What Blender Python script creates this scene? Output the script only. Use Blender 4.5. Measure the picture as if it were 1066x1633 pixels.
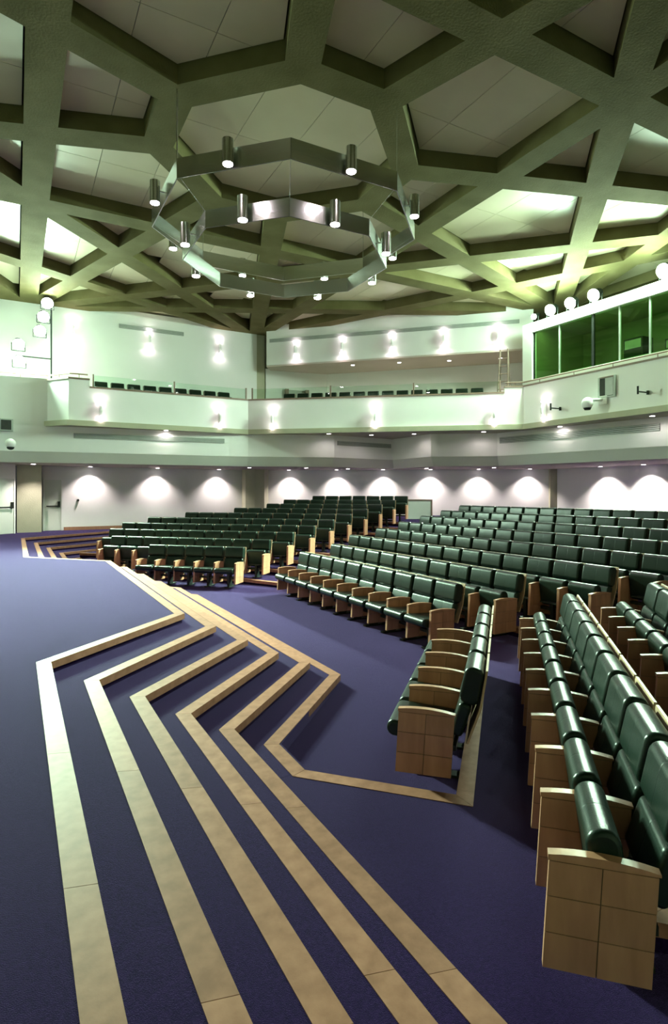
import bpy, math, random
from mathutils import Vector, Matrix
random.seed(7)
R = math.radians
for o in list(bpy.data.objects): bpy.data.objects.remove(o)
scene = bpy.context.scene
col = scene.collection

# ------------------------------------------------------------------ camera, world, exposure
cam_d = bpy.data.cameras.new('camera'); cam = bpy.data.objects.new('camera', cam_d); col.objects.link(cam)
cam.location = (0, 0, 1.55); cam.rotation_euler = (R(90), 0, R(-28.7))
cam_d.sensor_fit = 'AUTO'; cam_d.sensor_width = 36.0; cam_d.lens = 928.6 / 1633 * 36.0
cam_d.shift_y = -30.5 / 1633; cam_d.clip_end = 200
scene.camera = cam
world = bpy.data.worlds.new('world'); scene.world = world; world.use_nodes = True
world.node_tree.nodes['Background'].inputs[0].default_value = (0.02, 0.02, 0.02, 1)
scene.view_settings.view_transform = 'Standard'; scene.view_settings.look = 'None'
scene.view_settings.gamma = 1.0; scene.view_settings.use_curve_mapping = False
scene.view_settings.exposure = 0.72
FLOOD_COL = (0.64, 1.0, 0.71); FLOOD_W = 2300.0
WARM_COL = (1.0, 0.87, 0.84)
SCONCE_W = 4.2; DOWN_W = 230.0; CAN_W = 50.0; BALC_W = 150.0

# ------------------------------------------------------------------ helpers
def tag(o, label=None, cat=None, group=None, kind=None):
    if label: o['label'] = label
    if cat: o['category'] = cat
    if group: o['group'] = group
    if kind: o['kind'] = kind
    return o
def empty(name, loc=(0, 0, 0), rz=0.0, parent=None):
    o = bpy.data.objects.new(name, None); col.objects.link(o)
    o.location = loc; o.rotation_euler = (0, 0, rz); o.empty_display_size = .1
    if parent: o.parent = parent
    return o
def link(name, mesh, parent=None, loc=None, rz=None):
    o = bpy.data.objects.new(name, mesh); col.objects.link(o)
    if parent: o.parent = parent
    if loc is not None: o.location = loc
    if rz is not None: o.rotation_euler = (0, 0, rz)
    return o
class MB:
    def __init__(s): s.v = []; s.f = []; s.sm = []
    def add(s, vs, fs, smooth=False):
        b = len(s.v); s.v += [tuple(v) for v in vs]
        for f in fs: s.f.append(tuple(i + b for i in f)); s.sm.append(smooth)
        return s
    def box(s, x0, x1, y0, y1, z0, z1):
        return s.add([(x0,y0,z0),(x1,y0,z0),(x1,y1,z0),(x0,y1,z0),(x0,y0,z1),(x1,y0,z1),(x1,y1,z1),(x0,y1,z1)],
                     [(0,3,2,1),(4,5,6,7),(0,1,5,4),(1,2,6,5),(2,3,7,6),(3,0,4,7)])
    def prism(s, poly, z0, z1):
        n = len(poly)
        a = sum(poly[i][0]*poly[(i+1)%n][1]-poly[(i+1)%n][0]*poly[i][1] for i in range(n))
        if a < 0: poly = poly[::-1]
        vs = [(p[0],p[1],z0) for p in poly]+[(p[0],p[1],z1) for p in poly]
        fs = [tuple(range(n-1,-1,-1)), tuple(range(n,2*n))]+[(i,(i+1)%n,n+(i+1)%n,n+i) for i in range(n)]
        return s.add(vs, fs)
    def obox(s, p, q, w, z0, z1, side=0.0):
        """box along p->q, width w; side: 0 centred, +1 to the left of p->q, -1 to the right"""
        d = Vector((q[0]-p[0], q[1]-p[1])).normalized(); n = Vector((-d.y, d.x))
        a = n*w*(-.5+.5*side); b = n*w*(.5+.5*side)
        return s.prism([(p[0]+a.x,p[1]+a.y),(q[0]+a.x,q[1]+a.y),(q[0]+b.x,q[1]+b.y),(p[0]+b.x,p[1]+b.y)], z0, z1)
    def tube(s, p, q, r, n=10, r2=None, smooth=True):
        p = Vector(p); q = Vector(q); d = (q-p).normalized(); r2 = r if r2 is None else r2
        a = d.orthogonal().normalized(); b = d.cross(a)
        vs = []
        for c, rr in ((p, r), (q, r2)):
            for i in range(n):
                t = 2*math.pi*i/n; vs.append(c+a*math.cos(t)*rr+b*math.sin(t)*rr)
        s.add(vs, [(i,(i+1)%n,n+(i+1)%n,n+i) for i in range(n)], smooth)
        return s.add(vs, [tuple(range(n-1,-1,-1)), tuple(range(n,2*n))])
    def loft(s, prof, stations, smooth=True):
        """closed (y,z) profile lofted along x; stations (x, inset)"""
        n = len(prof); cy = sum(p[0] for p in prof)/n; cz = sum(p[1] for p in prof)/n
        vs = []
        for x, ins in stations:
            for i, (y, z) in enumerate(prof):
                y0, z0 = prof[i-1]; y1, z1 = prof[(i+1)%n]
                t = Vector((y1-y0, z1-z0)); t.normalize(); nn = Vector((-t.y, t.x))
                if nn.dot(Vector((cy-y, cz-z))) < 0: nn = -nn
                vs.append((x, y+nn.x*ins, z+nn.y*ins))
        fs = []; m = len(stations)
        for k in range(m-1):
            for i in range(n): fs.append((k*n+i, k*n+(i+1)%n, (k+1)*n+(i+1)%n, (k+1)*n+i))
        b = len(s.v); s.add(vs, fs, smooth)
        s.f += [tuple(b+i for i in range(n-1,-1,-1)), tuple(b+(m-1)*n+i for i in range(n))]; s.sm += [False, False]
        return s
    def mesh(s, name, mat):
        me = bpy.data.meshes.new(name); me.from_pydata(s.v, [], s.f)
        me.polygons.foreach_set('use_smooth', s.sm); me.update()
        import bmesh
        bm = bmesh.new(); bm.from_mesh(me); bmesh.ops.recalc_face_normals(bm, faces=bm.faces); bm.to_mesh(me); bm.free()
        if mat: me.materials.append(mat)
        return me
    def build(s, name, mat, parent=None, loc=None, rz=None): return link(name, s.mesh(name, mat), parent, loc, rz)
def rrect(cy, cz, w, h, rad, ang, n=5):
    """rounded rectangle, long axis w at angle ang (deg) from +y"""
    pts = []; a = R(ang); ca, sa = math.cos(a), math.sin(a)
    for (sx, sy, t0) in ((1,1,0),(-1,1,90),(-1,-1,180),(1,-1,270)):
        for i in range(n+1):
            t = R(t0+90*i/n); x = sx*(w/2-rad)+rad*math.cos(t); y = sy*(h/2-rad)+rad*math.sin(t)
            pts.append((cy+x*ca-y*sa, cz+x*sa+y*ca))
    return pts
def offset_poly(pts, d):
    """offset open polyline to the left by d"""
    out = []; n = len(pts)
    for i in range(n):
        ns = []
        if i > 0: t = Vector((pts[i][0]-pts[i-1][0], pts[i][1]-pts[i-1][1])).normalized(); ns.append(Vector((-t.y, t.x)))
        if i < n-1: t = Vector((pts[i+1][0]-pts[i][0], pts[i+1][1]-pts[i][1])).normalized(); ns.append(Vector((-t.y, t.x)))
        if len(ns) == 1: m = ns[0]*d
        else: b = (ns[0]+ns[1]).normalized(); m = b*(d/max(.3, b.dot(ns[0])))
        out.append((pts[i][0]+m.x, pts[i][1]+m.y))
    return out
def strip_mesh(mb, a, za, b, zb):
    n = len(a); vs = [(p[0],p[1],za) for p in a]+[(p[0],p[1],zb) for p in b]
    return mb.add(vs, [(i,i+1,n+i+1,n+i) for i in range(n-1)])
ORD = ['zeroth','first','second','third','fourth','fifth','sixth','seventh','eighth','ninth','tenth','eleventh','twelfth',
       'thirteenth','fourteenth','fifteenth','sixteenth','seventeenth','eighteenth','nineteenth','twentieth']

# ------------------------------------------------------------------ materials
def new_mat(name):
    m = bpy.data.materials.new(name); m.use_nodes = True
    nt = m.node_tree; return m, nt, nt.nodes['Principled BSDF']
def noise_mat(name, c1, c2, scale=3.0, rough=.7, bump=.0, bscale=60., detail=6., stretch=(1,1,1), metallic=0., spec=.5, coat=0., rand=0., objco=False, sheen=0.):
    m, nt, p = new_mat(name); N = nt.nodes; L = nt.links
    if objco: co = N.new('ShaderNodeTexCoord').outputs['Object']
    else: co = N.new('ShaderNodeNewGeometry').outputs['Position']
    mp = N.new('ShaderNodeMapping'); mp.inputs['Scale'].default_value = stretch; L.new(co, mp.inputs[0])
    nz = N.new('ShaderNodeTexNoise'); nz.inputs['Scale'].default_value = scale; nz.inputs['Detail'].default_value = detail
    L.new(mp.outputs[0], nz.inputs['Vector'])
    rp = N.new('ShaderNodeValToRGB'); rp.color_ramp.elements[0].position = .3; rp.color_ramp.elements[1].position = .7
    rp.color_ramp.elements[0].color = (*c1, 1); rp.color_ramp.elements[1].color = (*c2, 1)
    L.new(nz.outputs[0], rp.inputs[0])
    outc = rp.outputs[0]
    if rand:
        oi = N.new('ShaderNodeObjectInfo'); mr = N.new('ShaderNodeMapRange')
        mr.inputs['To Min'].default_value = 1-rand; mr.inputs['To Max'].default_value = 1+rand*.6; L.new(oi.outputs['Random'], mr.inputs[0])
        hs = N.new('ShaderNodeHueSaturation'); L.new(mr.outputs[0], hs.inputs['Value']); L.new(outc, hs.inputs['Color']); outc = hs.outputs[0]
    L.new(outc, p.inputs['Base Color'])
    p.inputs['Roughness'].default_value = rough; p.inputs['Metallic'].default_value = metallic
    p.inputs['Specular IOR Level'].default_value = spec; p.inputs['Coat Weight'].default_value = coat
    if sheen: p.inputs['Sheen Weight'].default_value = sheen; p.inputs['Sheen Roughness'].default_value = .19; p.inputs['Sheen Tint'].default_value = (.56,.38,1.0,1)
    if bump:
        n2 = N.new('ShaderNodeTexNoise'); n2.inputs['Scale'].default_value = bscale; n2.inputs['Detail'].default_value = 4
        L.new(mp.outputs[0], n2.inputs['Vector'])
        bp = N.new('ShaderNodeBump'); bp.inputs['Strength'].default_value = bump; bp.inputs['Distance'].default_value = .02
        L.new(n2.outputs[0], bp.inputs['Height']); L.new(bp.outputs[0], p.inputs['Normal'])
    return m
def emit_mat(name, c, s):
    m, nt, p = new_mat(name); p.inputs['Base Color'].default_value = (*c, 1)
    p.inputs['Emission Color'].default_value = (*c, 1); p.inputs['Emission Strength'].default_value = s
    return m
M = {}
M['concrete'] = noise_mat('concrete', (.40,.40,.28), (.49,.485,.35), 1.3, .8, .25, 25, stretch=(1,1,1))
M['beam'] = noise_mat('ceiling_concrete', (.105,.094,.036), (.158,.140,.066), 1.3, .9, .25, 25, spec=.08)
M['coffer'] = noise_mat('coffer_board', (.62,.565,.39), (.69,.63,.45), .8, .42, .03, 40, rand=.05)
M['white'] = noise_mat('white_plaster', (.80,.81,.78), (.85,.85,.83), .7, .7, .05, 30)
M['fascia'] = noise_mat('pale_fascia_paint', (.66,.67,.60), (.72,.73,.66), .7, .7, .05, 30)
M['soffit'] = noise_mat('soffit_paint', (.50,.44,.38), (.56,.50,.44), .7, .8)
M['carpet'] = noise_mat('purple_carpet', (.0098,.0034,.029), (.020,.0072,.052), 55., .95, .5, 260., detail=3, spec=.06, sheen=.46)
M['wood'] = noise_mat('maple_wood', (.365,.168,.102), (.485,.24,.146), 2.2, .38, .03, 60, stretch=(6,6,1.2), rand=.12, spec=.35)
M['nosing'] = noise_mat('maple_nosing', (.225,.098,.064), (.315,.143,.096), 4.0, .55, .04, 40, stretch=(3,3,3), rand=.14, spec=.05)
M['ply'] = noise_mat('plywood_edge', (.40,.25,.15), (.52,.34,.22), 6., .45, rand=.1)
M['groove'] = noise_mat('dark_joint', (.10,.06,.035), (.13,.08,.05), 6., .8)
M['leather'] = noise_mat('green_leather', (.005,.013,.009), (.009,.019,.0135), 5., .30, .08, 120., objco=True, rand=.15, spec=.27)
M['black'] = noise_mat('black_metal', (.008,.012,.009), (.014,.02,.015), 9., .45, metallic=.3)
M['alu'] = noise_mat('brushed_aluminium', (.62,.63,.60), (.72,.73,.70), 3., .22, .02, 80, metallic=1., stretch=(1,1,20))
M['rail'] = noise_mat('brown_handrail', (.20,.135,.10), (.25,.175,.135), 6., .5)
M['door'] = noise_mat('pale_door_paint', (.66,.70,.62), (.70,.74,.66), 1., .5)
M['vent'] = noise_mat('grey_vent', (.40,.44,.40), (.46,.50,.46), 5., .6)
M['dark'] = noise_mat('dark_recess', (.03,.035,.03), (.045,.05,.045), 4., .9)
M['ctrl'] = noise_mat('control_room_paint', (.26,.29,.17), (.31,.35,.21), 1.2, .8)
M['lamp'] = emit_mat('warm_lamp_glow', (1.0,.86,.93), 9.0)
M['lamp_can'] = emit_mat('can_lamp_glow', (1.0,.86,.93), 30.0)
M['flood'] = emit_mat('flood_lens_glow', (.92,1.0,.94), 150.0)
M['batten'] = emit_mat('fill_batten_glow', (.8,1.0,.7), 1.5)  # glow of the batten added to light the control room
M['soft_lamp'] = emit_mat('recessed_lamp_glow', (1.0,.9,.95), 12.0)
def glass_mat(name, c, rough=0., alpha=.15):
    m, nt, p = new_mat(name); N = nt.nodes; L = nt.links
    p.inputs['Base Color'].default_value = (*c, 1); p.inputs['Roughness'].default_value = .03; p.inputs['Alpha'].default_value = 1
    tr = N.new('ShaderNodeBsdfTransparent'); tr.inputs[0].default_value = (*c, 1)
    gl = N.new('ShaderNodeBsdfGlossy'); gl.inputs['Roughness'].default_value = .02
    lw = N.new('ShaderNodeLayerWeight'); lw.inputs[0].default_value = .5
    pw = N.new('ShaderNodeMath'); pw.operation = 'POWER'; L.new(lw.outputs['Facing'], pw.inputs[0]); pw.inputs[1].default_value = 4.0
    fr = N.new('ShaderNodeMath'); fr.operation = 'MULTIPLY_ADD'; L.new(pw.outputs[0], fr.inputs[0]); fr.inputs[1].default_value = .7; fr.inputs[2].default_value = .04
    mx = N.new('ShaderNodeMixShader'); L.new(fr.outputs[0], mx.inputs[0]); L.new(tr.outputs[0], mx.inputs[1]); L.new(gl.outputs[0], mx.inputs[2])
    L.new(mx.outputs[0], nt.nodes['Material Output'].inputs[0]); return m
M['glass'] = glass_mat('clear_balustrade_glass', (.90,.97,.92))
M['green_glass'] = glass_mat('tinted_green_glass', (.58,.78,.50))

def spot(name, loc, target, w, size, blend, colr, radius=.05, parent=None):
    d = bpy.data.lights.new(name, 'SPOT'); d.energy = w; d.spot_size = R(size); d.spot_blend = blend; d.color = colr; d.shadow_soft_size = radius
    o = bpy.data.objects.new(name, d); col.objects.link(o); o.location = loc
    o.rotation_euler = (Vector(target)-Vector(loc)).to_track_quat('-Z', 'Y').to_euler()
    if parent: o.parent = parent
    return o

# ------------------------------------------------------------------ stage, steps, pit
RISE = .117
BC = [(.167,5.986),(.533,5.611),(.876,5.332),(1.206,5.052),(1.519,4.829),(1.849,4.624)]
AB = [(1.908,7.48),(2.199,7.081),(2.478,6.697),(2.744,6.375),(3.078,6.213),(3.351,5.959)]
FB = [(.167+.35*k, 22.6-.78*k) for k in range(6)]            # far inner corner of the return steps
def nosing_run(parent, p, q, z, w=.122, h=.066, side=1, minlen=.9, maxlen=1.9):
    """boards laid end to end along p->q; side=1: body lies to the left of p->q"""
    L = math.hypot(q[0]-p[0], q[1]-p[1]); n = max(1, round(L/random.uniform(1.3, 2.1)))
    cuts = [0]+sorted((i+random.uniform(-.2,.2))/n for i in range(1, n))+[1]
    for a, b in zip(cuts, cuts[1:]):
        e = .0012/L
        pa = (p[0]+(q[0]-p[0])*(a+e), p[1]+(q[1]-p[1])*(a+e)); pb = (p[0]+(q[0]-p[0])*(b-e), p[1]+(q[1]-p[1])*(b-e))
        MB().obox(pa, pb, w, z-h, z+.004, side).build('nosing_board', M['nosing'], parent)
def nosing_poly(parent, pts, z, side=1, pre=None, post=None):
    ext = ([pre] if pre else [])+list(pts)+([post] if post else [])
    back = offset_poly(ext, .122*side)
    if pre: back = back[1:]
    if post: back = back[:-1]
    for i in range(len(pts)-1):
        p, q = pts[i], pts[i+1]; bp, bq = back[i], back[i+1]
        L = math.hypot(q[0]-p[0], q[1]-p[1]); n = max(1, round(L/1.7))
        cuts = [0]+[(j+random.uniform(-.22,.22))/n for j in range(1, n)]+[1]
        for a, b in zip(cuts, cuts[1:]):
            e = .0015/L if L > .01 else 0
            ip = lambda s, t, f: (s[0]+(t[0]-s[0])*f, s[1]+(t[1]-s[1])*f)
            MB().prism([ip(p,q,a+e), ip(p,q,b-e), ip(bp,bq,b-e), ip(bp,bq,a+e)], z-.066, z+.004).build('nosing_board', M['nosing'], parent)
for k in range(6):
    z = -RISE*k
    cx, cy = BC[k][0]+.12, BC[k][1]-.066
    ax, ay = AB[k]
    if k < 5:
        far_b = (cx, 15.9) if k == 0 else (cx, 14.3)
        far_a = (ax, [14.12,13.75,13.25,12.75,12.45][k])
        far_c = (cx, FB[k][1]); d_end = (cx+ (25.2-.95*k-FB[k][1])*1.35, 25.2-.95*k)
        front = [(cx,-3.0),(cx,cy),(ax,ay),far_a,far_b,far_c,d_end]
        body = offset_poly(front, .03)+[(9.0, d_end[1]+.0),(9.0,26.9),(-1.5 if k else -9.5,26.9),(-1.5 if k else -9.5,-3.0)]
        if k == 0:
            body = offset_poly(front, .03)+[(9.0,25.2),(9.0,26.9),(-9.5,26.9),(-9.5,-3.0)]
        o = MB().prism(body, -.9-.01*k, z).build('floor_stage' if k == 0 else 'floor_step', M['carpet'])
        tag(o, kind='structure')
        nosing_poly(o, front, z, side=1)
    else:
        # the lowest kerb goes round the sunken front floor: stage side ...
        front = [(1.955,4.04),(1.965,4.56),(ax,ay),(ax,12.1),(1.7,14.2)]
        low = MB().prism([(1.975,4.02),(1.985,4.56),(ax-.02,ay+.01),(ax-.02,12.08),(1.7,14.18),(-1.0,14.18),(-1.0,4.02)], -.95, z).build('floor_step', M['carpet'])
        tag(low, kind='structure')
        nosing_poly(low, front, z, side=1, pre=(2.733,3.193))
pit = MB().prism([(-2,-4),(8,-4),(9,20),(6,24),(-2,24)], -1.1, -.70).build('floor_pit', M['carpet']); tag(pit, kind='structure')

# ------------------------------------------------------------------ tiers
S2 = math.sqrt(2.0)
PITCH = .536; ROWD = .943
FLOORS = [-.70,-.585,-.45,-.317,-.18,-.045,.09,.225,.36,.495]
uv = lambda u, v: ((u+v)/S2, (u-v)/S2)
U1, X1, V1 = 12.40, 5.09, -.77
for n in range(2, 11):
    z = FLOORS[n-1]
    ue = U1+ROWD*(n-1)-.12; xe = X1+ROWD*(n-1)-.49; ve = V1+.95*(n-1)-.505
    P = (xe, 12.6+.30*(n-2))                                   # chamfer start on the centre block edge
    # chamfer: direction (-.46,.887) until u = ue
    t = (ue*S2-P[0]-P[1])/(.887-.46); Q = (P[0]-.46*t, P[1]+.887*t)
    vl = {2:-11.2,3:-12.0,4:-12.3,5:-12.0,6:-11.2,7:-9.8,8:-8.9,9:-8.6,10:-7.9}[n]-.35
    Lp = uv(ue, vl)
    Ic = (xe, xe-ve*S2)                                        # corner with the right-hand block edge
    uend = 2.2 if n > 2 else None
    front = [Lp, Q, P, Ic]
    if n == 2: front += [(2.733,3.193),(1.955,4.04)]
    else:
        ue3 = 3.02+.42*(n-3); front.append(uv(ue3, ve))
    body = offset_poly(front, .03)
    if n == 2: tail = [(1.3,4.01),(1.3,-3.5),(21.7,-3.5),(21.7,18.4),(10.5,26.5),(9.2,25.4)]
    else:
        c = uv(ue3+.03, ve+.03); tail = [(c[0]+5, c[1]-5),(21.7,-3.5),(21.7,18.4),(10.5,26.5),(9.2,25.4)]
    o = MB().prism(body+tail, -1.0-.002*n, z).build('floor_tier', M['carpet']); tag(o, kind='structure')
    if n == 2: nosing_poly(o, front, z, side=1, post=(1.965,4.56))
    else: nosing_poly(o, front+[(front[-1][0]+4, front[-1][1]-4)], z, side=1)

# ------------------------------------------------------------------ ceiling
CX, CY, ZB, ZP = 5.28, 11.85, 8.95, 9.30
Pc, Qc = 4.83, 14.5
cols8 = [(Qc,Pc),(Pc,Qc),(-Pc,Qc),(-Qc,Pc),(-Qc,-Pc),(-Pc,-Qc),(Pc,-Qc),(Qc,-Pc)]
def split(poly, p, q):
    """split convex polygon by line p->q -> (left, right)"""
    d = (q[0]-p[0], q[1]-p[1]); sd = lambda a: d[0]*(a[1]-p[1])-d[1]*(a[0]-p[0])
    Lf, Rt = [], []; n = len(poly)
    for i in range(n):
        a, b = poly[i], poly[(i+1)%n]; sa, sb = sd(a), sd(b)
        if sa >= -1e-9: Lf.append(a)
        if sa <= 1e-9: Rt.append(a)
        if sa*sb < -1e-12:
            t = sa/(sa-sb); c = (a[0]+(b[0]-a[0])*t, a[1]+(b[1]-a[1])*t); Lf.append(c); Rt.append(c)
    return Lf, Rt
def area(poly): return .5*sum(poly[i][0]*poly[(i+1)%len(poly)][1]-poly[(i+1)%len(poly)][0]*poly[i][1] for i in range(len(poly)))
def clean(poly):
    out = []
    for p in poly:
        if not out or math.hypot(p[0]-out[-1][0], p[1]-out[-1][1]) > 1e-4: out.append(p)
    if len(out) > 1 and math.hypot(out[0][0]-out[-1][0], out[0][1]-out[-1][1]) < 1e-4: out.pop()
    return out
lines = []
for i in range(8):
    lines.append((cols8[i], cols8[(i+2)%8])); 
    lines.append((cols8[i], cols8[(i+3)%8]))
for i in range(4): lines.append((cols8[i], cols8[i+4]))
cells = [cols8[:]]
for p, q in lines:
    nxt = []
    for c in cells:
        for h in split(c, p, q):
            h = clean(h)
            if len(h) > 2 and abs(area(h)) > 1e-3: nxt.append(h)
    cells = nxt
# inner ring octagon (vertices on the radials)
rin = 2.62
ring = [(rin, rin/3),(rin/3, rin),(-rin/3, rin),(-rin, rin/3),(-rin,-rin/3),(-rin/3,-rin),(rin/3,-rin),(rin,-rin/3)]
nxt = [ring]
for c in cells:
    m = (sum(p[0] for p in c)/len(c), sum(p[1] for p in c)/len(c))
    if min(math.hypot(*p) for p in c) < 1e-3:      # wedge touching the centre
        best = max(range(8), key=lambda i: (ring[i][0]+ring[(i+1)%8][0])*m[0]/math.hypot(ring[i][0]+ring[(i+1)%8][0],ring[i][1]+ring[(i+1)%8][1])+(ring[i][1]+ring[(i+1)%8][1])*m[1]/math.hypot(ring[i][0]+ring[(i+1)%8][0],ring[i][1]+ring[(i+1)%8][1]))
        Lh, Rh = split(c, ring[best], ring[(best+1)%8])
        for h in (Lh, Rh):
            h = clean(h)
            if len(h) > 2 and min(math.hypot(*p) for p in h) > .5: nxt.append(h)
    else: nxt.append(c)
cells = nxt
def inset(poly, d):
    poly = poly if area(poly) > 0 else poly[::-1]
    out = poly[:]
    n = len(poly)
    for i in range(n):
        a, b = poly[i], poly[(i+1)%n]; t = Vector((b[0]-a[0], b[1]-a[1]))
        if t.length < 1e-5: continue
        t.normalize(); nn = (-t.y*d, t.x*d)
        out, _ = split(out, (a[0]+nn[0], a[1]+nn[1]), (b[0]+nn[0], b[1]+nn[1])); out = clean(out)
        if len(out) < 3: return None
    return out if area(out) > .10 else None
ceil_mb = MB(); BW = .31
holes = []
for c in cells:
    c = c if area(c) > 0 else c[::-1]
    ins = inset(c, BW)
    T = lambda p, z: (p[0]+CX, p[1]+CY, z)
    if ins is None:
        ceil_mb.add([T(p, ZB) for p in c], [tuple(range(len(c)-1,-1,-1))]); continue
    holes.append(ins)
    # beam underside: ring between cell and inset; vertical coffer sides
    n = len(ins)
    # triangulated ring by nearest-vertex bridging
    allv = [T(p, ZB) for p in c]+[T(p, ZB) for p in ins]; fs = []
    ia = 0; m = len(c)
    # start: inset vertex nearest to c[0]
    j0 = min(range(n), key=lambda j: math.hypot(ins[j][0]-c[0][0], ins[j][1]-c[0][1]))
    i = j = 0
    cen = (sum(p[0] for p in ins)/n, sum(p[1] for p in ins)/n)
    def ang(p): return math.atan2(p[1]-cen[1], p[0]-cen[0])
    base = ang(c[0])
    rel = lambda p: (ang(p)-base) % (2*math.pi)
    oc = sorted(range(m), key=lambda t: rel(c[t]) if t else 0.0); oi = sorted(range(n), key=lambda t: rel(ins[t]))
    A = [(0.0 if t == 0 else rel(c[t]), t) for t in oc]; B = [(rel(ins[t]), m+t) for t in oi]
    A2 = A+[(2*math.pi, A[0][1])]; B2 = B+[(B[0][0]+2*math.pi, B[0][1])]
    i = j = 0
    while i < m or j < n:
        if j >= n or (i < m and A2[i+1][0] <= B2[j+1][0]):
            fs.append((A2[i][1], B2[j][1], A2[i+1][1])); i += 1
        else:
            fs.append((A2[i][1], B2[j][1], B2[j+1][1])); j += 1
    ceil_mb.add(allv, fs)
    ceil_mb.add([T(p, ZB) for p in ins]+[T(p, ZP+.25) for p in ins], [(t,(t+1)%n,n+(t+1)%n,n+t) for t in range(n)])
# perimeter soffit beyond the column octagon
outer = [(x*1.75, y*1.75) for x, y in cols8]
for i in range(8):
    a, b = cols8[i], cols8[(i+1)%8]; c, d = outer[(i+1)%8], outer[i]
    ceil_mb.add([(p[0]+CX, p[1]+CY, ZB) for p in (a,b,c,d)], [(0,1,2,3)])
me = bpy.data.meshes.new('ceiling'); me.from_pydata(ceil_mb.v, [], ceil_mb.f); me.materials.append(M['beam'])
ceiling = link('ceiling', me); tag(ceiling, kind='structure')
slab = MB().box(CX-26, CX+26, CY-26, CY+26, ZP+.26, ZP+.5).build('ceiling_slab', M['dark']); tag(slab, kind='structure')
# coffer boards
for h in holes:
    p = inset(h, .025)
    if p is None: continue
    xs = [q[0] for q in p]; ys = [q[1] for q in p]
    pieces = [p]
    for ax, step in ((0, 1.25), (1, 2.5)):
        lo, hi = (min(xs), max(xs)) if ax == 0 else (min(ys), max(ys))
        k0 = math.floor(lo/step); nxt = []
        cutv = [step*(k0+i)+.2 for i in range(0, 30) if lo+.3 < step*(k0+i)+.2 < hi-.3]
        cur = pieces
        for cv in cutv:
            new = []
            for c in cur:
                a, b = ((cv,-50),(cv,50)) if ax == 0 else ((-50,cv),(50,cv))
                for hh in split(c, a, b):
                    hh = clean(hh)
                    if len(hh) > 2 and abs(area(hh)) > .02: new.append(hh)
            cur = new
        pieces = cur
    for c in pieces:
        g = inset(c, .006)
        if g is None: continue
        MB().prism([(q[0]+CX, q[1]+CY) for q in g], ZP, ZP+.04).build('coffer_board', M['coffer'], ceiling)

# ------------------------------------------------------------------ columns
def column(name, x, y, z0, z1, w, label, rz=R(22.5), sides=8):
    pts = [(w/2/math.cos(math.pi/sides)*math.cos(rz+2*math.pi*i/sides), w/2/math.cos(math.pi/sides)*math.sin(rz+2*math.pi*i/sides)) for i in range(sides)]
    t = empty(name, (x, y, z0))
    MB().prism(pts, 0, z1-z0).build('shaft', M['concrete'], t)
    tag(t, label, 'column'); return t
column('concrete_column', 10.05, 26.2, -.9, ZB, 1.15, 'tall concrete column where left wall meets rear wall, passing through the balcony')
column('concrete_column', .48, 26.15, -.5, 2.8, .86, 'square concrete column between the two pale doors on the left', rz=R(45), sides=4)
column('concrete_column', 22.1, 18.9, -.9, 2.8, .75, 'concrete column at right end of rear wall beside the bright wall panel', sides=4, rz=R(20))

# ------------------------------------------------------------------ lower walls
def wall(name, p, q, z0, z1, th=.2, mat='white', side=1):
    o = MB().obox(p, q, th, z0, z1, side).build(name, M[mat]); tag(o, kind='structure'); return o
# door wall (left of column) leaves a doorway; wall along the left
wall('wall_left', (.95,26.55), (10.3,26.75), -.3, 2.9)
wall('wall_left_return', (-3.2,22.3), (-.0,25.5), -.3, 2.9)
wall('wall_rear', (10.3,26.75), (21.9,18.7), -.6, 2.9)
wall('wall_right', (21.9,18.7), (21.4,-4), -.6, 2.9)
wall('wall_stage_back', (-9.5,-3.5), (-9.5,22.5), -.3, 9.2, mat='concrete')
wall('wall_stage_corner', (-9.5,22.4), (-3.1,22.4), -.3, 9.2)
wall('wall_near', (22.5,-3.6), (-9.5,-3.6), -1, 9.2, mat='concrete')
for p, q in (((1.75,26.45),(9.5,26.62)),):
    tag(MB().obox(p, q, .03, 0, .14, -1).build('baseboard_left', M['wood']), kind='structure')
# doors
def door(name, p, q, label_hinge, z1=2.08):
    d = Vector((q[0]-p[0], q[1]-p[1])); L = d.length; rz = math.atan2(d.y, d.x)
    t = empty(name, (p[0], p[1], 0), rz); t['kind'] = 'structure'
    MB().box(.06, L-.06, -.05, .0, .01, z1).build('door_leaf', M['door'], t)
    MB().box(0, .06, -.08, .02, 0, z1+.06).build('door_frame', M['white'], t)
    MB().box(L-.06, L, -.08, .02, 0, z1+.06).build('door_frame', M['white'], t)
    MB().box(.06, L-.06, -.08, .02, z1, z1+.06).build('door_frame', M['white'], t)
    b = MB().box(.12, L-.12, -.12, -.09, .98, 1.03).build('panic_bar', M['black'], t)
    x = L-.2 if label_hinge else .1
    MB().box(x, x+.09, -.13, -.05, .96, 1.2).build('latch_case', M['black'], b)
    return t
door('door_1', (-1.05,24.4), (-.06,25.42), True)
door('door_2', (.98,26.5), (1.72,26.53), True)
t = MB().tube((2.3,26.57,1.24), (2.3,26.50,1.24), .05, 12).build('wall_switch', M['black'])
tag(t, 'small dark round switch on the white left wall beside the door', 'switch')

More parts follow.
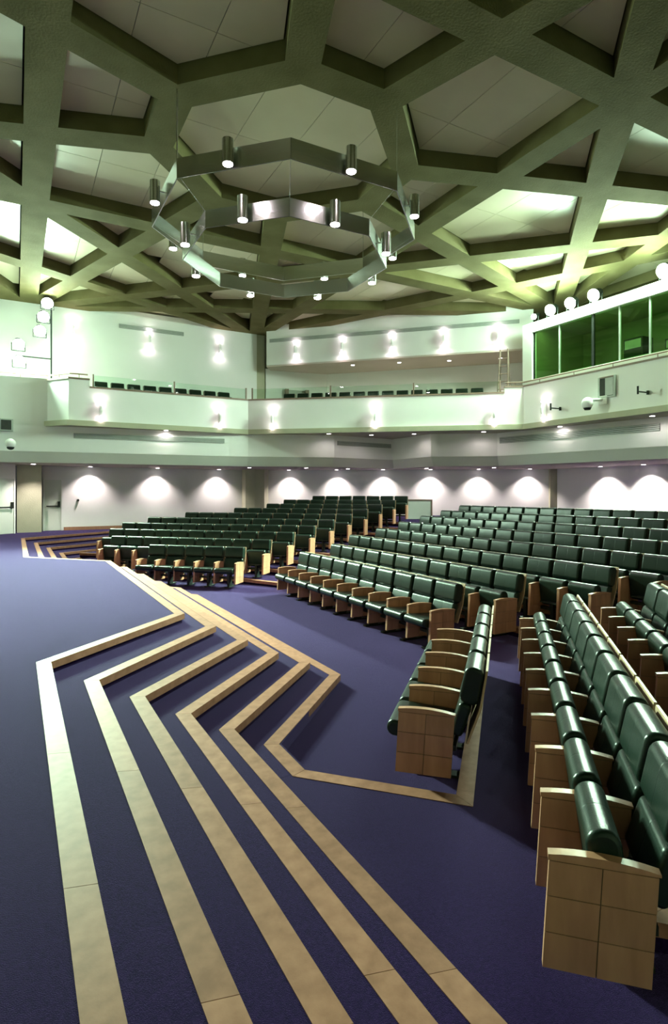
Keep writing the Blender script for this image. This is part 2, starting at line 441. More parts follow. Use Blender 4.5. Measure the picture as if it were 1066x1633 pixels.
# ------------------------------------------------------------------ balcony: fascia, soffit, ledge, parapet
fas = [(-3.1,25.2),(-.5,24.95),(1.4,24.72),(8.0,24.1),(8.84,23.97),(12.35,22.73),(15.88,23.07),(15.93,20.09),(18.16,18.47),(19.19,11.73),(20.4,-3.5)]
FS = .955
fas = [(x*FS, y*FS) for x, y in fas]; ZS = 2.65
fas_up = offset_poly(fas, -.22)
outer_b = [(21.8,-3.5),(22.1,18.9),(10.3,26.9),(-3.2,26.9)]
sof = MB().prism(fas+outer_b, ZS, ZS+.06).build('ceiling_soffit', M['soffit']); tag(sof, kind='structure')
mb = MB(); strip_mesh(mb, fas, ZS, fas_up, 3.03); strip_mesh(mb, fas_up, 3.03, fas_up, 3.97)
f = mb.build('wall_fascia', M['fascia']); tag(f, kind='structure')
# upper face of the fascia is plastered white
mb = MB(); up2 = offset_poly(fas, -.235); strip_mesh(mb, up2, 3.04, up2, 3.97); f2 = mb.build('wall_fascia_upper', M['white']); tag(f2, kind='structure')
par = [(1.02,23.55),(1.66,22.7),(2.36,22.7),(8.40,22.7),(16.35,16.34),(16.9,15.9),(17.0,-3.5)]
bal = MB().prism(par+[(21.9,-3.5),(22.1,18.9),(10.3,26.9),(-3.2,26.9),(-3.2,24.15)], 3.97, 4.12).build('floor_balcony', M['concrete']); tag(bal, kind='structure')
led_front = offset_poly(par, -.14)
led = MB().prism(led_front+par[::-1], 3.95, 4.14).build('trim_ledge', M['concrete']); tag(led, kind='structure')
def parapet(name, pts, z0, z1, rail_h):
    inn = offset_poly(pts, .16)
    o = MB().prism(pts+inn[::-1], z0, z1).build(name, M['white']); tag(o, kind='structure')
    a = offset_poly(pts, -.03); b = offset_poly(pts, .19)
    MB().prism(a+b[::-1], z1, z1+.06).build('coping', M['rail'], o)
    return o
parapet('wall_parapet_corner', [(1.02,23.55),(1.66,22.7),(2.36,22.7)], 4.13, 5.62, 0)
parapet('wall_parapet_left', [(2.36,22.7),(8.40,22.7)], 4.13, 5.34, 0)
parapet('wall_parapet_rear', [(8.40,22.7),(16.35,16.34)], 4.13, 5.34, 0)
parapet('wall_parapet_right', [(16.35,16.34),(16.9,15.9),(17.0,-3.5)], 4.13, 5.56, 0)
wall('wall_left_upper_flat', (-3.2,24.0), (1.05,23.55), 3.04, 5.70, .2)
# handrails over the raised parts
def handrail(pts, z, label):
    t = empty('handrail', (*pts[0], z)); ox, oy = pts[0]
    P3 = [(x-ox, y-oy, 0) for x, y in pts]
    for a, b in zip(P3, P3[1:]): MB().tube(a, b, .028, 8).build('rail', M['rail'], t)
    for a, b in zip(P3, P3[1:]):
        L = math.hypot(b[0]-a[0], b[1]-a[1]); n = max(1, int(L/1.4))
        for i in range(n):
            f = (i+.5)/n; x = a[0]+(b[0]-a[0])*f; y = a[1]+(b[1]-a[1])*f
            MB().tube((x,y,0), (x,y,-.16), .014, 6).build('bracket', M['rail'], t)
    tag(t, label, 'handrail')
handrail([(16.45,16.38),(16.98,15.95),(17.08,-2)], 5.76, 'brown handrail on the parapet below the control room window')
handrail([(-2.5,24.02),(1.05,23.65),(1.72,22.8),(2.3,22.8)], 5.83, 'brown handrail on the raised parapet corner at far left')

# glass balustrade
def balustrade(p, q, n, label):
    d = Vector((q[0]-p[0], q[1]-p[1])); L = d.length; rz = math.atan2(d.y, d.x)
    t = empty('glass_balustrade', (p[0], p[1], 5.40), rz); tag(t, label, 'balustrade')
    for i in range(n):
        a = L*i/n; b = L*(i+1)/n
        MB().box(a+.05, b-.05, .06, .072, 0, .42).build('glass_pane', M['glass'], t)
    for i in range(n+1):
        a = min(max(L*i/n, .03), L-.03); MB().box(a-.025, a+.025, .04, .09, 0, .46).build('post', M['rail'], t)
balustrade((2.45,22.7), (8.36,22.7), 2, 'clear glass balustrade on the left balcony parapet')
balustrade((8.50,22.62), (16.25,16.42), 3, 'clear glass balustrade on the rear balcony parapet')

# upper walls
wall('wall_upper_left', (-3.2,25.6), (9.9,25.6), 4.1, 9.2)
wall('wall_upper_left_end', (-3.1,22.4), (-3.1,26.0), 2.8, 9.2, .2, 'white', -1)
o = wall('wall_upper_bulkhead', (10.1,24.9), (18.3,16.7), 7.38, 9.2, .25)
o = MB().prism([(10.1,24.9),(18.3,16.7),(21.6,18.4),(12.2,27.8)], 7.32, 7.40).build('ceiling_balcony', M['soffit']); tag(o, kind='structure')
# rear wall of the balcony with a doorway
wall('wall_balcony_rear', (13.3,25.0), (21.0,17.3), 4.1, 7.4)
o = wall('wall_balcony_side', (10.35,25.6), (11.25,25.4), 4.1, 7.4)
wall('wall_balcony_side_far', (12.35,25.2), (13.4,25.0), 4.1, 7.4)
wall('wall_balcony_side_head', (11.2,25.41), (12.4,25.19), 6.45, 7.4, .18)
t = empty('door_3', (11.25,25.36,4.12), math.atan2(-.2,1.1)); t['kind'] = 'structure'
MB().box(-.02,.14,-.12,.05,0,2.35).build('door_frame', M['rail'], t); MB().box(.98,1.14,-.12,.05,0,2.35).build('door_frame', M['rail'], t)
MB().box(.14,.98,.10,.15,0,2.35).build('door_leaf', M['vent'], t)

# control room
SILL, HEAD = 5.86, 7.66
ctrl = [15.82, 14.62, 13.22, 12.22, 11.18, 9.9, 8.4, 6.9]
o = MB().box(17.25,17.5,15.82,16.28,5.6,7.66).build('wall_control_jamb', M['white']); tag(o, kind='structure')
o = MB().box(17.25,17.5,-3.5,16.28,HEAD,8.02).build('wall_control_head', M['white']); tag(o, kind='structure')
o = MB().box(17.25,17.5,-3.5,15.82,5.6,SILL).build('wall_control_sill', M['white']); tag(o, kind='structure')
o = MB().box(17.5,20.6,16.0,16.28,4.12,8.02).build('wall_control_side', M['ctrl']); tag(o, kind='structure')
o = MB().box(20.4,20.6,-3.5,16.0,4.12,8.02).build('wall_control_rear', M['ctrl']); tag(o, kind='structure')
o = MB().box(17.5,20.4,-3.5,16.0,8.0,8.1).build('ceiling_control', M['ctrl']); tag(o, kind='structure')
o = MB().box(17.5,20.4,-3.5,16.0,5.2,5.25).build('floor_control', M['ctrl']); tag(o, kind='structure')
win = empty('window_1', (17.36, 15.82, SILL)); win['kind'] = 'structure'
for a, b in zip(ctrl, ctrl[1:]):
    MB().box(0,.012, b-15.82+.03, a-15.82-.03, 0, HEAD-SILL).build('glass_pane', M['green_glass'], win)
for i, a in enumerate(ctrl):
    MB().box(-.03,.05, a-15.82-(.045 if i==2 else .022), a-15.82+(.045 if i==2 else .022), 0, HEAD-SILL).build('mullion', M['black' if i in (0,2) else 'vent'], win)


# ------------------------------------------------------------------ seats
CW = .478                                                      # cushion width
ST = [(-CW/2,.022),(-CW/2+.010,.006),(-CW/2+.022,0),(-CW/2+.035,0),(-.012,0),(-.005,0),(0,.0012),(.005,0),(.012,0),(CW/2-.035,0),(CW/2-.022,0),(CW/2-.010,.006),(CW/2,.022)]
def cushion(prof, name): return MB().loft(prof, ST).mesh(name, M['leather'])
ME = {}
ME['seat_down'] = cushion(rrect(.155,.405,.52,.125,.058,-4), 'seat')
ME['seat_up'] = cushion(rrect(.245,.485,.43,.145,.068,98), 'seat')
ME['headrest'] = cushion(rrect(.545,.795,.285,.150,.060,78), 'headrest')
ME['backrest'] = cushion(rrect(.462,.535,.260,.095,.035,72), 'backrest')
def shell():
    mb = MB(); pr = [(.648,.925),(.600,.63),(.505,.37)]; th = .016; w = CW/2+.008
    for (y0,z0),(y1,z1) in zip(pr, pr[1:]):
        vs = [(sx*w, y+dy, z) for (y,z) in ((y0,z0),(y1,z1)) for sx in (-1,1) for dy in (0,th)]
        mb.add(vs, [(0,2,3,1),(4,5,7,6),(0,1,5,4),(2,6,7,3),(0,4,6,2),(1,3,7,5)])
    return mb.mesh('back_shell', M['ply'])
ME['back_shell'] = shell()
def pedestal():
    mb = MB()
    mb.box(-.045,.045,.08,.46,0,.022); mb.box(-.028,.028,.17,.33,.022,.335); mb.box(-PITCH/2+.03,PITCH/2-.03,.20,.26,.20,.245)
    mb.box(-PITCH/2+.03,PITCH/2-.03,.40,.43,.30,.34); mb.box(-.16,.16,.10,.40,.325,.342)
    return mb.mesh('pedestal', M['black'])
ME['pedestal'] = pedestal()
AT = .042                                                     # arm thickness
def shear(y, z): return y-.03*(.6-z)/.5
def slab(y0, y1, z0, z1, t):
    mb = MB(); vs = [(x, shear(y,z), z) for x in (-t/2,t/2) for (y,z) in ((y0,z0),(y1,z0),(y1,z1),(y0,z1))]
    return mb.add(vs, [(0,1,2,3),(7,6,5,4),(0,4,5,1),(1,5,6,2),(2,6,7,3),(3,7,4,0)])
def arm_cap_mb():
    n = 8; top = []; t = AT+.006
    for i in range(n+1):
        y = -.004+.433*i/n; f = (i/n-.42)/.58; top.append((y, .612-.026*f*f))
    prof = [(y, .578) for y in (.429,-.004)]+top
    prof = [(-.004,.575),(.429,.575)]+top[::-1]
    mb = MB(); m = len(prof); vs = [(x,y,z) for x in (-t/2,t/2) for (y,z) in prof]
    return mb.add(vs, [tuple(range(m)), tuple(range(2*m-1,m-1,-1))]+[(i,m+i,m+(i+1)%m,(i+1)%m) for i in range(m)])
ME['arm_core'] = slab(.004,.421,.116,.575,AT-.008).mesh('arm_panel', M['groove'])
ME['arm_cap'] = arm_cap_mb().mesh('arm_cap', M['wood'])
gz = [.11,.265,.42,.572]; gy = [0,.2125,.425]
ME['tiles'] = [slab(gy[i]+.0022,gy[i+1]-.0022,gz[j]+.0022,gz[j+1]-.0022,AT).mesh('wood_panel', M['wood']) for i in range(2) for j in range(3)]
fa = MB()
for i in range(2):
    for j in range(3):
        q = slab(gy[i]+.002,gy[i+1]-.002,gz[j]+.002,gz[j+1]-.002,AT); fa.add(q.v, q.f)
q = slab(.004,.421,.116,.575,AT-.012); fa.add(q.v, q.f); q = arm_cap_mb(); fa.add(q.v, q.f)
ME['arm_far'] = fa.mesh('arm_panel', M['wood'])

def arm(parent, x, near):
    if near:
        a = link('arm_panel', ME['arm_core'], parent, (x,0,0))
        for m in ME['tiles']: link('wood_panel', m, a)
        link('arm_cap', ME['arm_cap'], a)
    else: link('arm_panel', ME['arm_far'], parent, (x,0,0))
def chair(loc, rz, down, label, group, near=False, near_arm=None, first=False, pitch=PITCH):
    t = empty('auditorium_seat', loc, rz); tag(t, label, 'seat', group)
    link('pedestal', ME['pedestal'], t)
    link('seat', ME['seat_down' if down else 'seat_up'], t)
    link('backrest', ME['backrest'], t); link('headrest', ME['headrest'], t); link('back_shell', ME['back_shell'], t)
    arm(t, PITCH/2, near or bool(near_arm))
    if first: arm(t, -PITCH/2, near)
    return t
def row(P0, rz, n, z, down, block, rown, near=False, near_end=False, from_end=False, group=None, fmt=None, pitch=PITCH):
    e = (math.cos(rz), math.sin(rz))
    for k in range(n):
        c = (P0[0]+e[0]*pitch*(k+.5), P0[1]+e[1]*pitch*(k+.5), z)
        i = n-k if from_end else k+1
        lab = fmt.format(o=ORD[i], r=ORD[rown])
        chair(c, rz, down, lab, group, near, near_end and k == n-1, k == 0)
# left rear block (counted from its aisle end on the right)
NS1 = [5,9,11,12,12,11,9,8,8,7]
for n in range(1, 11):
    u = U1+ROWD*(n-1); vr = -6.03+.292*(n-1); N = NS1[n-1]
    row(uv(u, vr-N*PITCH), R(-45), N, FLOORS[n-1], n == 1, 'left', n, near_end=(n <= 3), from_end=True, group='seats of the left rear block',
        fmt='dark green leather seat, {o} from the right aisle, {r} row of the left rear block')
# centre block (counted from its left end)
YL = [11.85,12.11,12.87,13.08,13.38,13.65,13.88,14.14]; NS2 = [10,11,14,15,16,16,16,16]
for n in range(1, 9):
    row((X1+ROWD*(n-1), YL[n-1]), R(-90), NS2[n-1], FLOORS[n-1]-(.0 if n > 1 else 0), n == 1, 'centre', n, near=(n == 1), near_end=(n <= 4),
        group='seats of the centre block', fmt='dark green leather seat, {o} from the left, {r} row of the centre block')
# short front row on the sunken floor, and the two rows on the right, counted from the near end
row((4.49,5.59), R(-135), 5, FLOORS[0], True, 'front', 1, near=True, from_end=True, group='seats of the short front row',
    fmt='green leather seat with lowered cushion, {o} from the near end of the short front row')
row((5.42,5.16), R(-135), 9, FLOORS[1], False, 'right', 1, near=True, from_end=True, group='seats of the long right-hand row',
    fmt='green leather seat tipped up, {o} from the near end of the long right-hand row')
row((6.27,4.66), R(-135), 7, FLOORS[2], False, 'right', 2, near=True, group='seats of the rearmost right-hand row',
    fmt='green leather seat, {o} from the far end of the right-hand row at frame edge')
# balcony seats
tier = MB().prism([(2.45,23.0),(8.2,23.0),(8.2,24.6),(2.45,24.6)], 4.12, 4.84).build('floor_balcony_tier', M['carpet']); tag(tier, kind='structure')
dv = Vector((16.35-8.40, 16.34-22.7)).normalized(); nv = Vector((-dv.y, dv.x))
b0 = Vector((8.40,22.7))
q = lambda s, t: tuple(b0+dv*s+nv*t)
tier = MB().prism([q(.9,.45),q(9.9,.45),q(9.9,1.9),q(.9,1.9)], 4.12, 4.84).build('floor_balcony_tier', M['carpet']); tag(tier, kind='structure')
for k in range(9):
    chair((2.85+.605*k, 23.15, 4.84), 0, False, 'dark green seat, %s from the left, on the left balcony' % ORD[k+1], 'seats on the left balcony', first=(k == 0))
rz = math.atan2(dv.y, dv.x)
for k in range(14):
    c = q(1.45+.60*k, .62); chair((c[0], c[1], 4.84), rz, False, 'dark green seat, %s from the left, on the rear balcony' % ORD[k+1], 'seats on the rear balcony', first=(k == 0))

# ------------------------------------------------------------------ chandelier
ch = empty('chandelier', (CX, CY, ZB)); tag(ch, 'two-tier octagonal aluminium chandelier with hanging cylinder lamps', 'chandelier')
CAN_POS = []
def ringpart(Rc, ztop, hh, can_r, can_off):
    V = [(Rc*math.cos(R(22.5+45*i)), Rc*math.sin(R(22.5+45*i))) for i in range(8)]
    for i in range(8):
        a, b = V[i], V[(i+1)%8]; mx, my = (a[0]+b[0])/2, (a[1]+b[1])/2; d = math.hypot(mx, my)
        MB().obox(a, b, .02, ztop-hh-ZB, ztop-ZB, 0).build('ring_plate', M['alu'], ch)
        ox, oy = mx/d*(d+can_off), my/d*(d+can_off); zc = ztop+.06-ZB
        n = 14; mb = MB(); vs = []
        for zz in (zc, zc-.43):
            for j in range(n): vs.append((ox+can_r*math.cos(2*math.pi*j/n), oy+can_r*math.sin(2*math.pi*j/n), zz))
        mb.add(vs, [(j,(j+1)%n,n+(j+1)%n,n+j) for j in range(n)], True); mb.add([vs[j] for j in range(n)], [tuple(range(n))])
        can = mb.build('lamp_can', M['alu'], ch)
        MB().tube((ox,oy,zc-.425), (ox,oy,zc-.445), can_r*.86, 14).build('lamp_glow', M['lamp_can'], can)
        MB().tube((mx,my,ztop-.12-ZB), (ox,oy,ztop-.12-ZB), .015, 6).build('lamp_arm', M['alu'], can)
        s = spot('can_spot', (ox,oy,zc-.47), (ox,oy,zc-3), CAN_W, 120, .6, WARM_COL, .08, ch)
    return V
VU = ringpart(2.90, 7.68, .37, .10, .17)
VL = ringpart(2.25, 6.97, .34, .10, .17)
for i in (0,2,4,6):
    a, b = VU[i], VL[i]
    top = (a[0]*1.04, a[1]*1.04, 0)
    MB().tube((a[0],a[1],7.66-ZB), (a[0],a[1],ZP-ZB if i == 4 else 0.0), .014 if i == 4 else .006, 6).build('hanging_rod', M['alu'], ch)
    MB().tube((a[0],a[1],7.40-ZB), (b[0],b[1],6.95-ZB), .005, 5).build('hanging_wire', M['alu'], ch)
    MB().tube((VU[i+1][0],VU[i+1][1],7.40-ZB), (VL[i+1][0],VL[i+1][1],6.95-ZB), .005, 5).build('hanging_wire', M['alu'], ch)

# ------------------------------------------------------------------ wall sconces
def fin_mesh():
    n = 14; pr = [(0,-.27),(0,.27)]+[(-.27*math.sin(math.pi*i/n), .27*math.cos(math.pi*i/n)) for i in range(1,n)]
    m = len(pr); mb = MB(); vs = [(x,y,z) for x in (-.03,.03) for (y,z) in pr]
    mb.add(vs, [tuple(range(m)), tuple(range(2*m-1,m-1,-1))]+[(i,m+i,m+(i+1)%m,(i+1)%m) for i in range(m)])
    return mb.mesh('half_disc', M['white'])
FIN = fin_mesh()
GLOW = MB().tube((0,-.13,-.025), (0,-.13,.025), .085, 14).mesh('lamp_glow', M['lamp'])
def sconce(x, y, z, rz, label, group):
    """local -y points out of the wall"""
    t = empty('wall_sconce', (x, y, z), rz); tag(t, label, 'wall lamp', group)
    link('half_disc', FIN, t)
    link('lamp_glow', GLOW, t, (0,-.0,.30)); link('lamp_glow', GLOW, t, (0,0,-.30))
    for s in (1,-1):
        spot('sconce_spot', (0,-.11,s*.37), (0,-.11,s*2.0), SCONCE_W*(.6 if s > 0 else 1.0), 168, .25, (1.0,.74,.86), .04, t)
for i, x in enumerate((2.05,5.01,8.10)):
    sconce(x, 25.58, 8.08, 0, ('leftmost','middle','rightmost')[i]+' half-disc up-and-down lamp of three on the upper left wall', 'lamps on the upper left wall')
for i, x in enumerate((2.71,7.15)):
    sconce(x, 22.68, 4.53, 0, 'up-and-down half-disc lamp on the left balcony parapet, '+('near its left end','near the corner')[i], 'lamps on the balcony parapet')
drz = math.atan2(16.34-22.7, 16.35-8.40)
for i, (x, y) in enumerate(((9.23,22.02),(12.49,19.41),(16.03,16.58))):
    sconce(x-nv.x*.02, y-nv.y*.02, 4.53, drz, ('left','middle','right')[i]+' one of three up-and-down lamps on the rear balcony parapet', 'lamps on the balcony parapet')
sconce(16.88, 14.82, 4.55, R(-90), 'up-and-down half-disc lamp on the right parapet beside a small bracket', 'lamps on the balcony parapet')
for i, (x, y) in enumerate(((11.13,23.87),(12.67,22.33),(14.23,20.77),(15.78,19.22),(17.33,17.67))):
    sconce(x-.016, y-.016, 7.98, R(-45), ORD[i+1]+' from the left of five up-and-down lamps on the bulkhead above rear balcony', 'lamps on the bulkhead above the rear balcony')

# ------------------------------------------------------------------ floodlights
def flood(loc, target, label, w=FLOOD_W, r=.15, spill=.05):
    d = (Vector(target)-Vector(loc)).normalized()
    t = empty('floodlight', loc); tag(t, label, 'floodlight', 'floodlights')
    MB().tube(-d*.34, d*0.0, r*.75, 14, r*1.05).build('housing', M['black'], t)
    MB().tube(d*.001, d*.012, r, 16).build('lens', M['flood'], t)
    sd = d.cross(Vector((0,0,1))).normalized()
    mb = MB(); mb.tube(sd*(r*1.1)-d*.15, sd*(r*1.1)-d*.15+Vector((0,0,-.28)), .015, 6); mb.tube(-sd*(r*1.1)-d*.15, -sd*(r*1.1)-d*.15+Vector((0,0,-.28)), .015, 6)
    mb.tube(sd*(r*1.12)-d*.15+Vector((0,0,-.28)), -sd*(r*1.12)-d*.15+Vector((0,0,-.28)), .015, 6)
    mb.build('yoke', M['black'], t)
    spot('flood_spot', d*.06, d*5, w*.75, 150, 1.0, FLOOD_COL, r, t)
    spot('flood_beam', d*.07, d*5, w*3.1, 50, 1.0, FLOOD_COL, r, t)
    pl = bpy.data.lights.new('flood_spill', 'POINT'); pl.energy = w*spill; pl.color = FLOOD_COL; pl.shadow_soft_size = r
    po = bpy.data.objects.new('flood_spill', pl); col.objects.link(po); po.location = d*.3; po.parent = t
for i, (y, z, r, w) in enumerate(((15.75,8.24,.10,.25),(14.98,8.28,.2,1),(14.1,8.28,.2,1),(13.15,8.28,.21,1),(10.7,8.28,.23,1.6))):
    flood((17.28, y, z), (.2, 12.3, 0), ('small leftmost','second from left','third from left','fourth from left','largest rightmost')[i]+' floodlight above the control room window', FLOOD_W*w, r)
pole = empty('lighting_pole', (1.2,24.65,5.9)); tag(pole, 'slim dark pole carrying the stack of floodlights at far left', 'pole')
MB().tube((0,0,-.2), (0,0,3.05), .03, 8).build('shaft', M['black'], pole)
MB().tube((0,0,.75), (-1.1,0,.75), .025, 8).build('cross_bar', M['black'], pole)
for i, (x, z) in enumerate(((1.05,8.66),(.92,8.13),(.8,7.58),(.10,7.0),(.13,6.38))):
    flood((x, 24.3, z), (.8, 11.8, 0), ('topmost','second from top','third from top','fourth from top','lowest')[i]+' floodlight of the stack on the far left wall', FLOOD_W*(.8 if i < 3 else 1.2), .2, .012)

# ------------------------------------------------------------------ recessed downlights
def downlight(x, y, z, label, group, w, size=110, bl=.7):
    t = empty('recessed_downlight', (x, y, z)); tag(t, label, 'downlight', group)
    MB().tube((0,0,-.012), (0,0,0), .10, 16).build('trim_ring', M['white'], t)
    MB().tube((0,0,-.016), (0,0,-.012), .075, 16).build('lamp_glow', M['soft_lamp'], t)
    spot('downlight_spot', (0,0,-.03), (0,0,-3), w, size, bl, WARM_COL, .06, t)
wl = [(2.75,26.2),(8.3,26.3),(5.5,26.25),(.6,24.9)]  # last two are added lamps that only brighten the wall
for i, (x, y) in enumerate(wl): downlight(x, y, ZS, 'recessed downlight washing the left wall, '+('near the doors','near the tall column','added midway along to brighten it','added above the door column to brighten it')[i], 'downlights under the balcony', DOWN_W)
a, b = Vector((10.3,26.75)), Vector((21.9,18.7)); dd = (b-a).normalized(); nn = Vector((-dd.y, dd.x))
for i, s in enumerate((1.7,4.0,6.2,8.4,10.6,12.9)):
    p = a+dd*s-nn*.40; downlight(p.x, p.y, ZS, ORD[i+1]+' from the left of six recessed downlights washing the rear wall', 'downlights under the balcony', DOWN_W)
for i, (y, w) in enumerate(((15.9,2.4),(14.0,2.4),(11.8,2.4))):
    downlight(21.33-.01*i, y, ZS, ORD[i+1]+' from the left of the recessed downlights washing the right wall', 'downlights under the balcony', DOWN_W*w)
for i, (x, y) in enumerate(((13.1,22.37),(14.65,20.95),(16.35,19.6),(18.0,18.2))):
    p = (x+.25, y+.25); downlight(p[0], p[1], 7.32, ORD[i+1]+' from the left of the downlights in the rear balcony ceiling', 'downlights above the rear balcony', BALC_W)
# second line of small lamps near the soffit edge
for i, (x, y) in enumerate(((8.9,23.9),(11.2,23.0),(13.2,22.8),(16.1,20.8),(18.1,18.7))):
    downlight(x, y, ZS, ORD[i+1]+' from the left of the lamps near the rear soffit edge', 'lamps near the soffit edge', DOWN_W*.35)

# lamps under the overhanging ledge that wash the fascia
for i, (x, y) in enumerate(((5.1,22.8),(11.2,20.9),(13.0,20.5),(14.3,19.3),(16.2,17.3),(17.35,14.6),(17.5,11.2))):
    downlight(x, y, 3.965, ORD[i+1]+' from the left of the lamps under the balcony ledge washing the fascia', 'lamps under the balcony ledge', 15.0, 165, .5)
# ------------------------------------------------------------------ vents
def vent(p, q, z0, z1, label, slats=4, parent=None):
    d = Vector((q[0]-p[0], q[1]-p[1])); L = d.length; rz = math.atan2(d.y, d.x)
    t = empty('air_vent', (p[0], p[1], z0), rz); tag(t, label, 'vent', 'air vents')
    h = z1-z0
    MB().box(0, L, -.012, 0, 0, h).build('backing', M['dark'], t)
    for i in range(slats):
        z = h*(i+.12)/slats; MB().box(.01, L-.01, -.035, -.012, z, z+h/slats*.72).build('slat', M['vent'], t)
vent((3.80,25.58), (6.48,25.58), 8.43, 8.60, 'long grey slot vent high on the upper left wall')
fu = offset_poly(fas, -.24)
def on(seg, f): a, b = fu[seg], fu[seg+1]; return (a[0]+(b[0]-a[0])*f, a[1]+(b[1]-a[1])*f)
vent(on(2,.09), on(2,.97), 3.56, 3.74, 'long grey slot vent on the fascia under the left balcony')
vent(on(5,.05), on(5,.97), 3.56, 3.74, 'grey slot vent on the fascia under the middle of rear balcony')
vent(on(8,.02), on(8,.98), 3.54, 3.78, 'long four-slat vent on the fascia under the right parapet')
vent((10.2,24.77), (17.9,17.07), 8.42, 8.58, 'long slot vent across the bulkhead above the rear balcony')

# ------------------------------------------------------------------ things on the right parapet
nb = empty('projector_niche', (16.88,12.33,4.68), R(-90)); tag(nb, 'square framed port in the white right parapet above the round loudspeaker', 'wall port')
MB().box(-.27,.27,-.03,-.005,.0,.62).build('recess', M['dark'], nb)
MB().box(-.31,-.25,-.05,0,-.03,.65).build('frame', M['vent'], nb); MB().box(.25,.31,-.05,0,-.03,.65).build('frame', M['vent'], nb)
MB().box(-.25,.25,-.05,0,.61,.65).build('frame', M['rail'], nb); MB().box(-.25,.25,-.05,0,-.03,.01).build('frame', M['vent'], nb)
MB().box(-.05,.23,-.04,-.03,.03,.60).build('shutter', M['vent'], nb)
def uvsphere(mb, c, r, n=16, m=10, sc=(1,1,1)):
    vs = []; fs = []
    for i in range(m+1):
        ph = math.pi*i/m
        for j in range(n):
            t = 2*math.pi*j/n; vs.append((c[0]+r*sc[0]*math.sin(ph)*math.cos(t), c[1]+r*sc[1]*math.sin(ph)*math.sin(t), c[2]+r*sc[2]*math.cos(ph)))
    for i in range(m):
        for j in range(n): fs.append((i*n+j, i*n+(j+1)%n, (i+1)*n+(j+1)%n, (i+1)*n+j))
    return mb.add(vs, fs, True)
sp = empty('round_loudspeaker', (16.9,12.72,4.44)); tag(sp, 'white round ceiling-type loudspeaker on an arm from the right parapet', 'loudspeaker')
uvsphere(MB(), (-.42,.05,.05), .20, sc=(.75,1,1)).build('shell', M['white'], sp)
MB().tube((-.42,.05,-.10), (-.42,.05,-.17), .13, 14, .09).build('grille', M['black'], sp)
MB().tube((-.40,.05,.16), (0,-.25,.16), .05, 8).build('arm', M['white'], sp)
MB().box(-.06,0,-.40,-.1,.0,.28).build('wall_plate', M['white'], sp)
def bracket(y, z, label):
    t = empty('wall_bracket', (16.88, y, z)); tag(t, label, 'bracket', 'brackets on the right parapet')
    MB().tube((0,0,0), (-.45,.02,0), .022, 8).build('arm', M['black'], t)
    MB().tube((-.45,.02,-.08), (-.45,.02,.16), .03, 8).build('pin', M['black'], t)
    MB().tube((0,0,-.06), (0,0,.06), .04, 8).build('plate', M['black'], t)
bracket(14.2, 4.52, 'small dark bracket on the right parapet next to the half-disc lamp')
bracket(10.95, 4.6, 'small dark bracket on the right parapet near the frame edge')
# loudspeakers on the flat left wall
sp = empty('wall_loudspeaker', (-.27,23.68,3.90), R(8)); tag(sp, 'grey box loudspeaker on the flat wall at far left', 'loudspeaker')
MB().box(-.28,.16,-.32,-.08,-.18,.24).build('cabinet', M['vent'], sp); MB().box(-.22,.10,-.335,-.32,-.14,.20).build('grille', M['dark'], sp)
MB().box(-.08,0,-.08,0,-.05,.05).build('mount', M['black'], sp)
sp = empty('dome_camera', (-.15,23.30,3.17)); tag(sp, 'small white dome with dark underside on the far left fascia', 'dome')
uvsphere(MB(), (0,-.12,.10), .17).build('shell', M['white'], sp); uvsphere(MB(), (0,-.12,-.04), .12, sc=(1,1,.7)).build('lens_bubble', M['black'], sp)

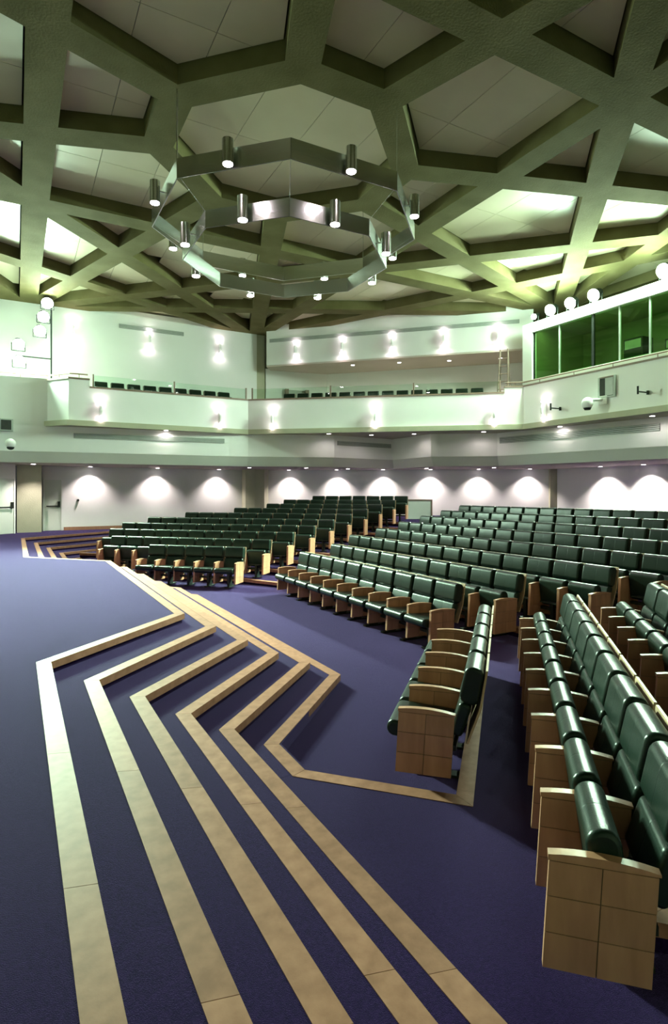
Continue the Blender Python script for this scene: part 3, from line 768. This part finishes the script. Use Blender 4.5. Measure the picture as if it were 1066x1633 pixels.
# ------------------------------------------------------------------ ladder
ld = empty('step_ladder', (16.95,16.95,4.12), R(-60)); tag(ld, 'brown folding ladder standing beside the control room', 'ladder')
for s in (-1, 1):
    MB().tube((s*.24,-.35,0), (s*.15,-.02,3.1), .028, 6).build('rail', M['rail'], ld)
    MB().tube((s*.24,.35,0), (s*.15,.02,3.1), .022, 6).build('rear_leg', M['rail'], ld)
for i in range(9):
    f = (i+.8)/10; MB().tube((-.24+.09*f,-.35+.33*f,3.1*f), (.24-.09*f,-.35+.33*f,3.1*f), .018, 6).build('rung', M['rail'], ld)

# ------------------------------------------------------------------ low partition behind the left rear block
pt = empty('low_partition', (13.83,19.2,FLOORS[9]), math.atan2(-.5,.93)); tag(pt, 'low white partition with wooden edging between the seating blocks at the back', 'partition')
MB().box(0,1.0,0,.06,0,.74).build('panel', M['white'], pt)
MB().box(-.02,1.06,-.02,.08,.74,.79).build('top_trim', M['rail'], pt); MB().box(1.0,1.06,-.02,.08,0,.74).build('end_trim', M['rail'], pt)

# ------------------------------------------------------------------ control room contents
def rack(x, y, w, h, label):
    t = empty('equipment_rack', (x, y, 5.25)); tag(t, label, 'rack', 'equipment racks')
    MB().box(-.3,.3,-w/2,w/2,0,h).build('cabinet', M['dark'], t)
    for i in range(4): MB().box(-.32,-.3,-w/2+.05,w/2-.05,h*(i+.15)/4,h*(i+.85)/4).build('unit_panel', M['vent' if i % 2 else 'black'], t)
rack(19.2, 12.8, .7, 1.7, 'dark equipment rack seen through the control room window, nearer the thick mullion')
rack(19.6, 11.6, .6, 1.5, 'dark equipment rack seen through the fourth control room pane')
dk = empty('control_desk', (18.0,12.0,5.25)); tag(dk, 'long control desk behind the green window', 'desk')
MB().box(-.35,.35,-2.5,2.5,.68,.74).build('desk_top', M['vent'], dk)
for y in (-2.3,0,2.3): MB().box(-.3,.3,y-.03,y+.03,0,.68).build('leg', M['dark'], dk)
d = bpy.data.lights.new('control_room_fill', 'AREA'); d.energy = 40; d.color = (.8,1,.65); d.shape = 'RECTANGLE'; d.size = .6; d.size_y = 9  # added fill light for the room, no known fixture behind it
cl = empty('fill_batten', (17.8,11.3,7.96)); tag(cl, 'long batten added to light the control room, hidden by the window head', 'added lamp')
MB().box(-.12,.12,-4.5,4.5,-.03,.03).build('diffuser', M['batten'], cl)
lo = bpy.data.objects.new('control_room_fill', d); col.objects.link(lo); lo.location = (0,0,-.08); lo.parent = cl
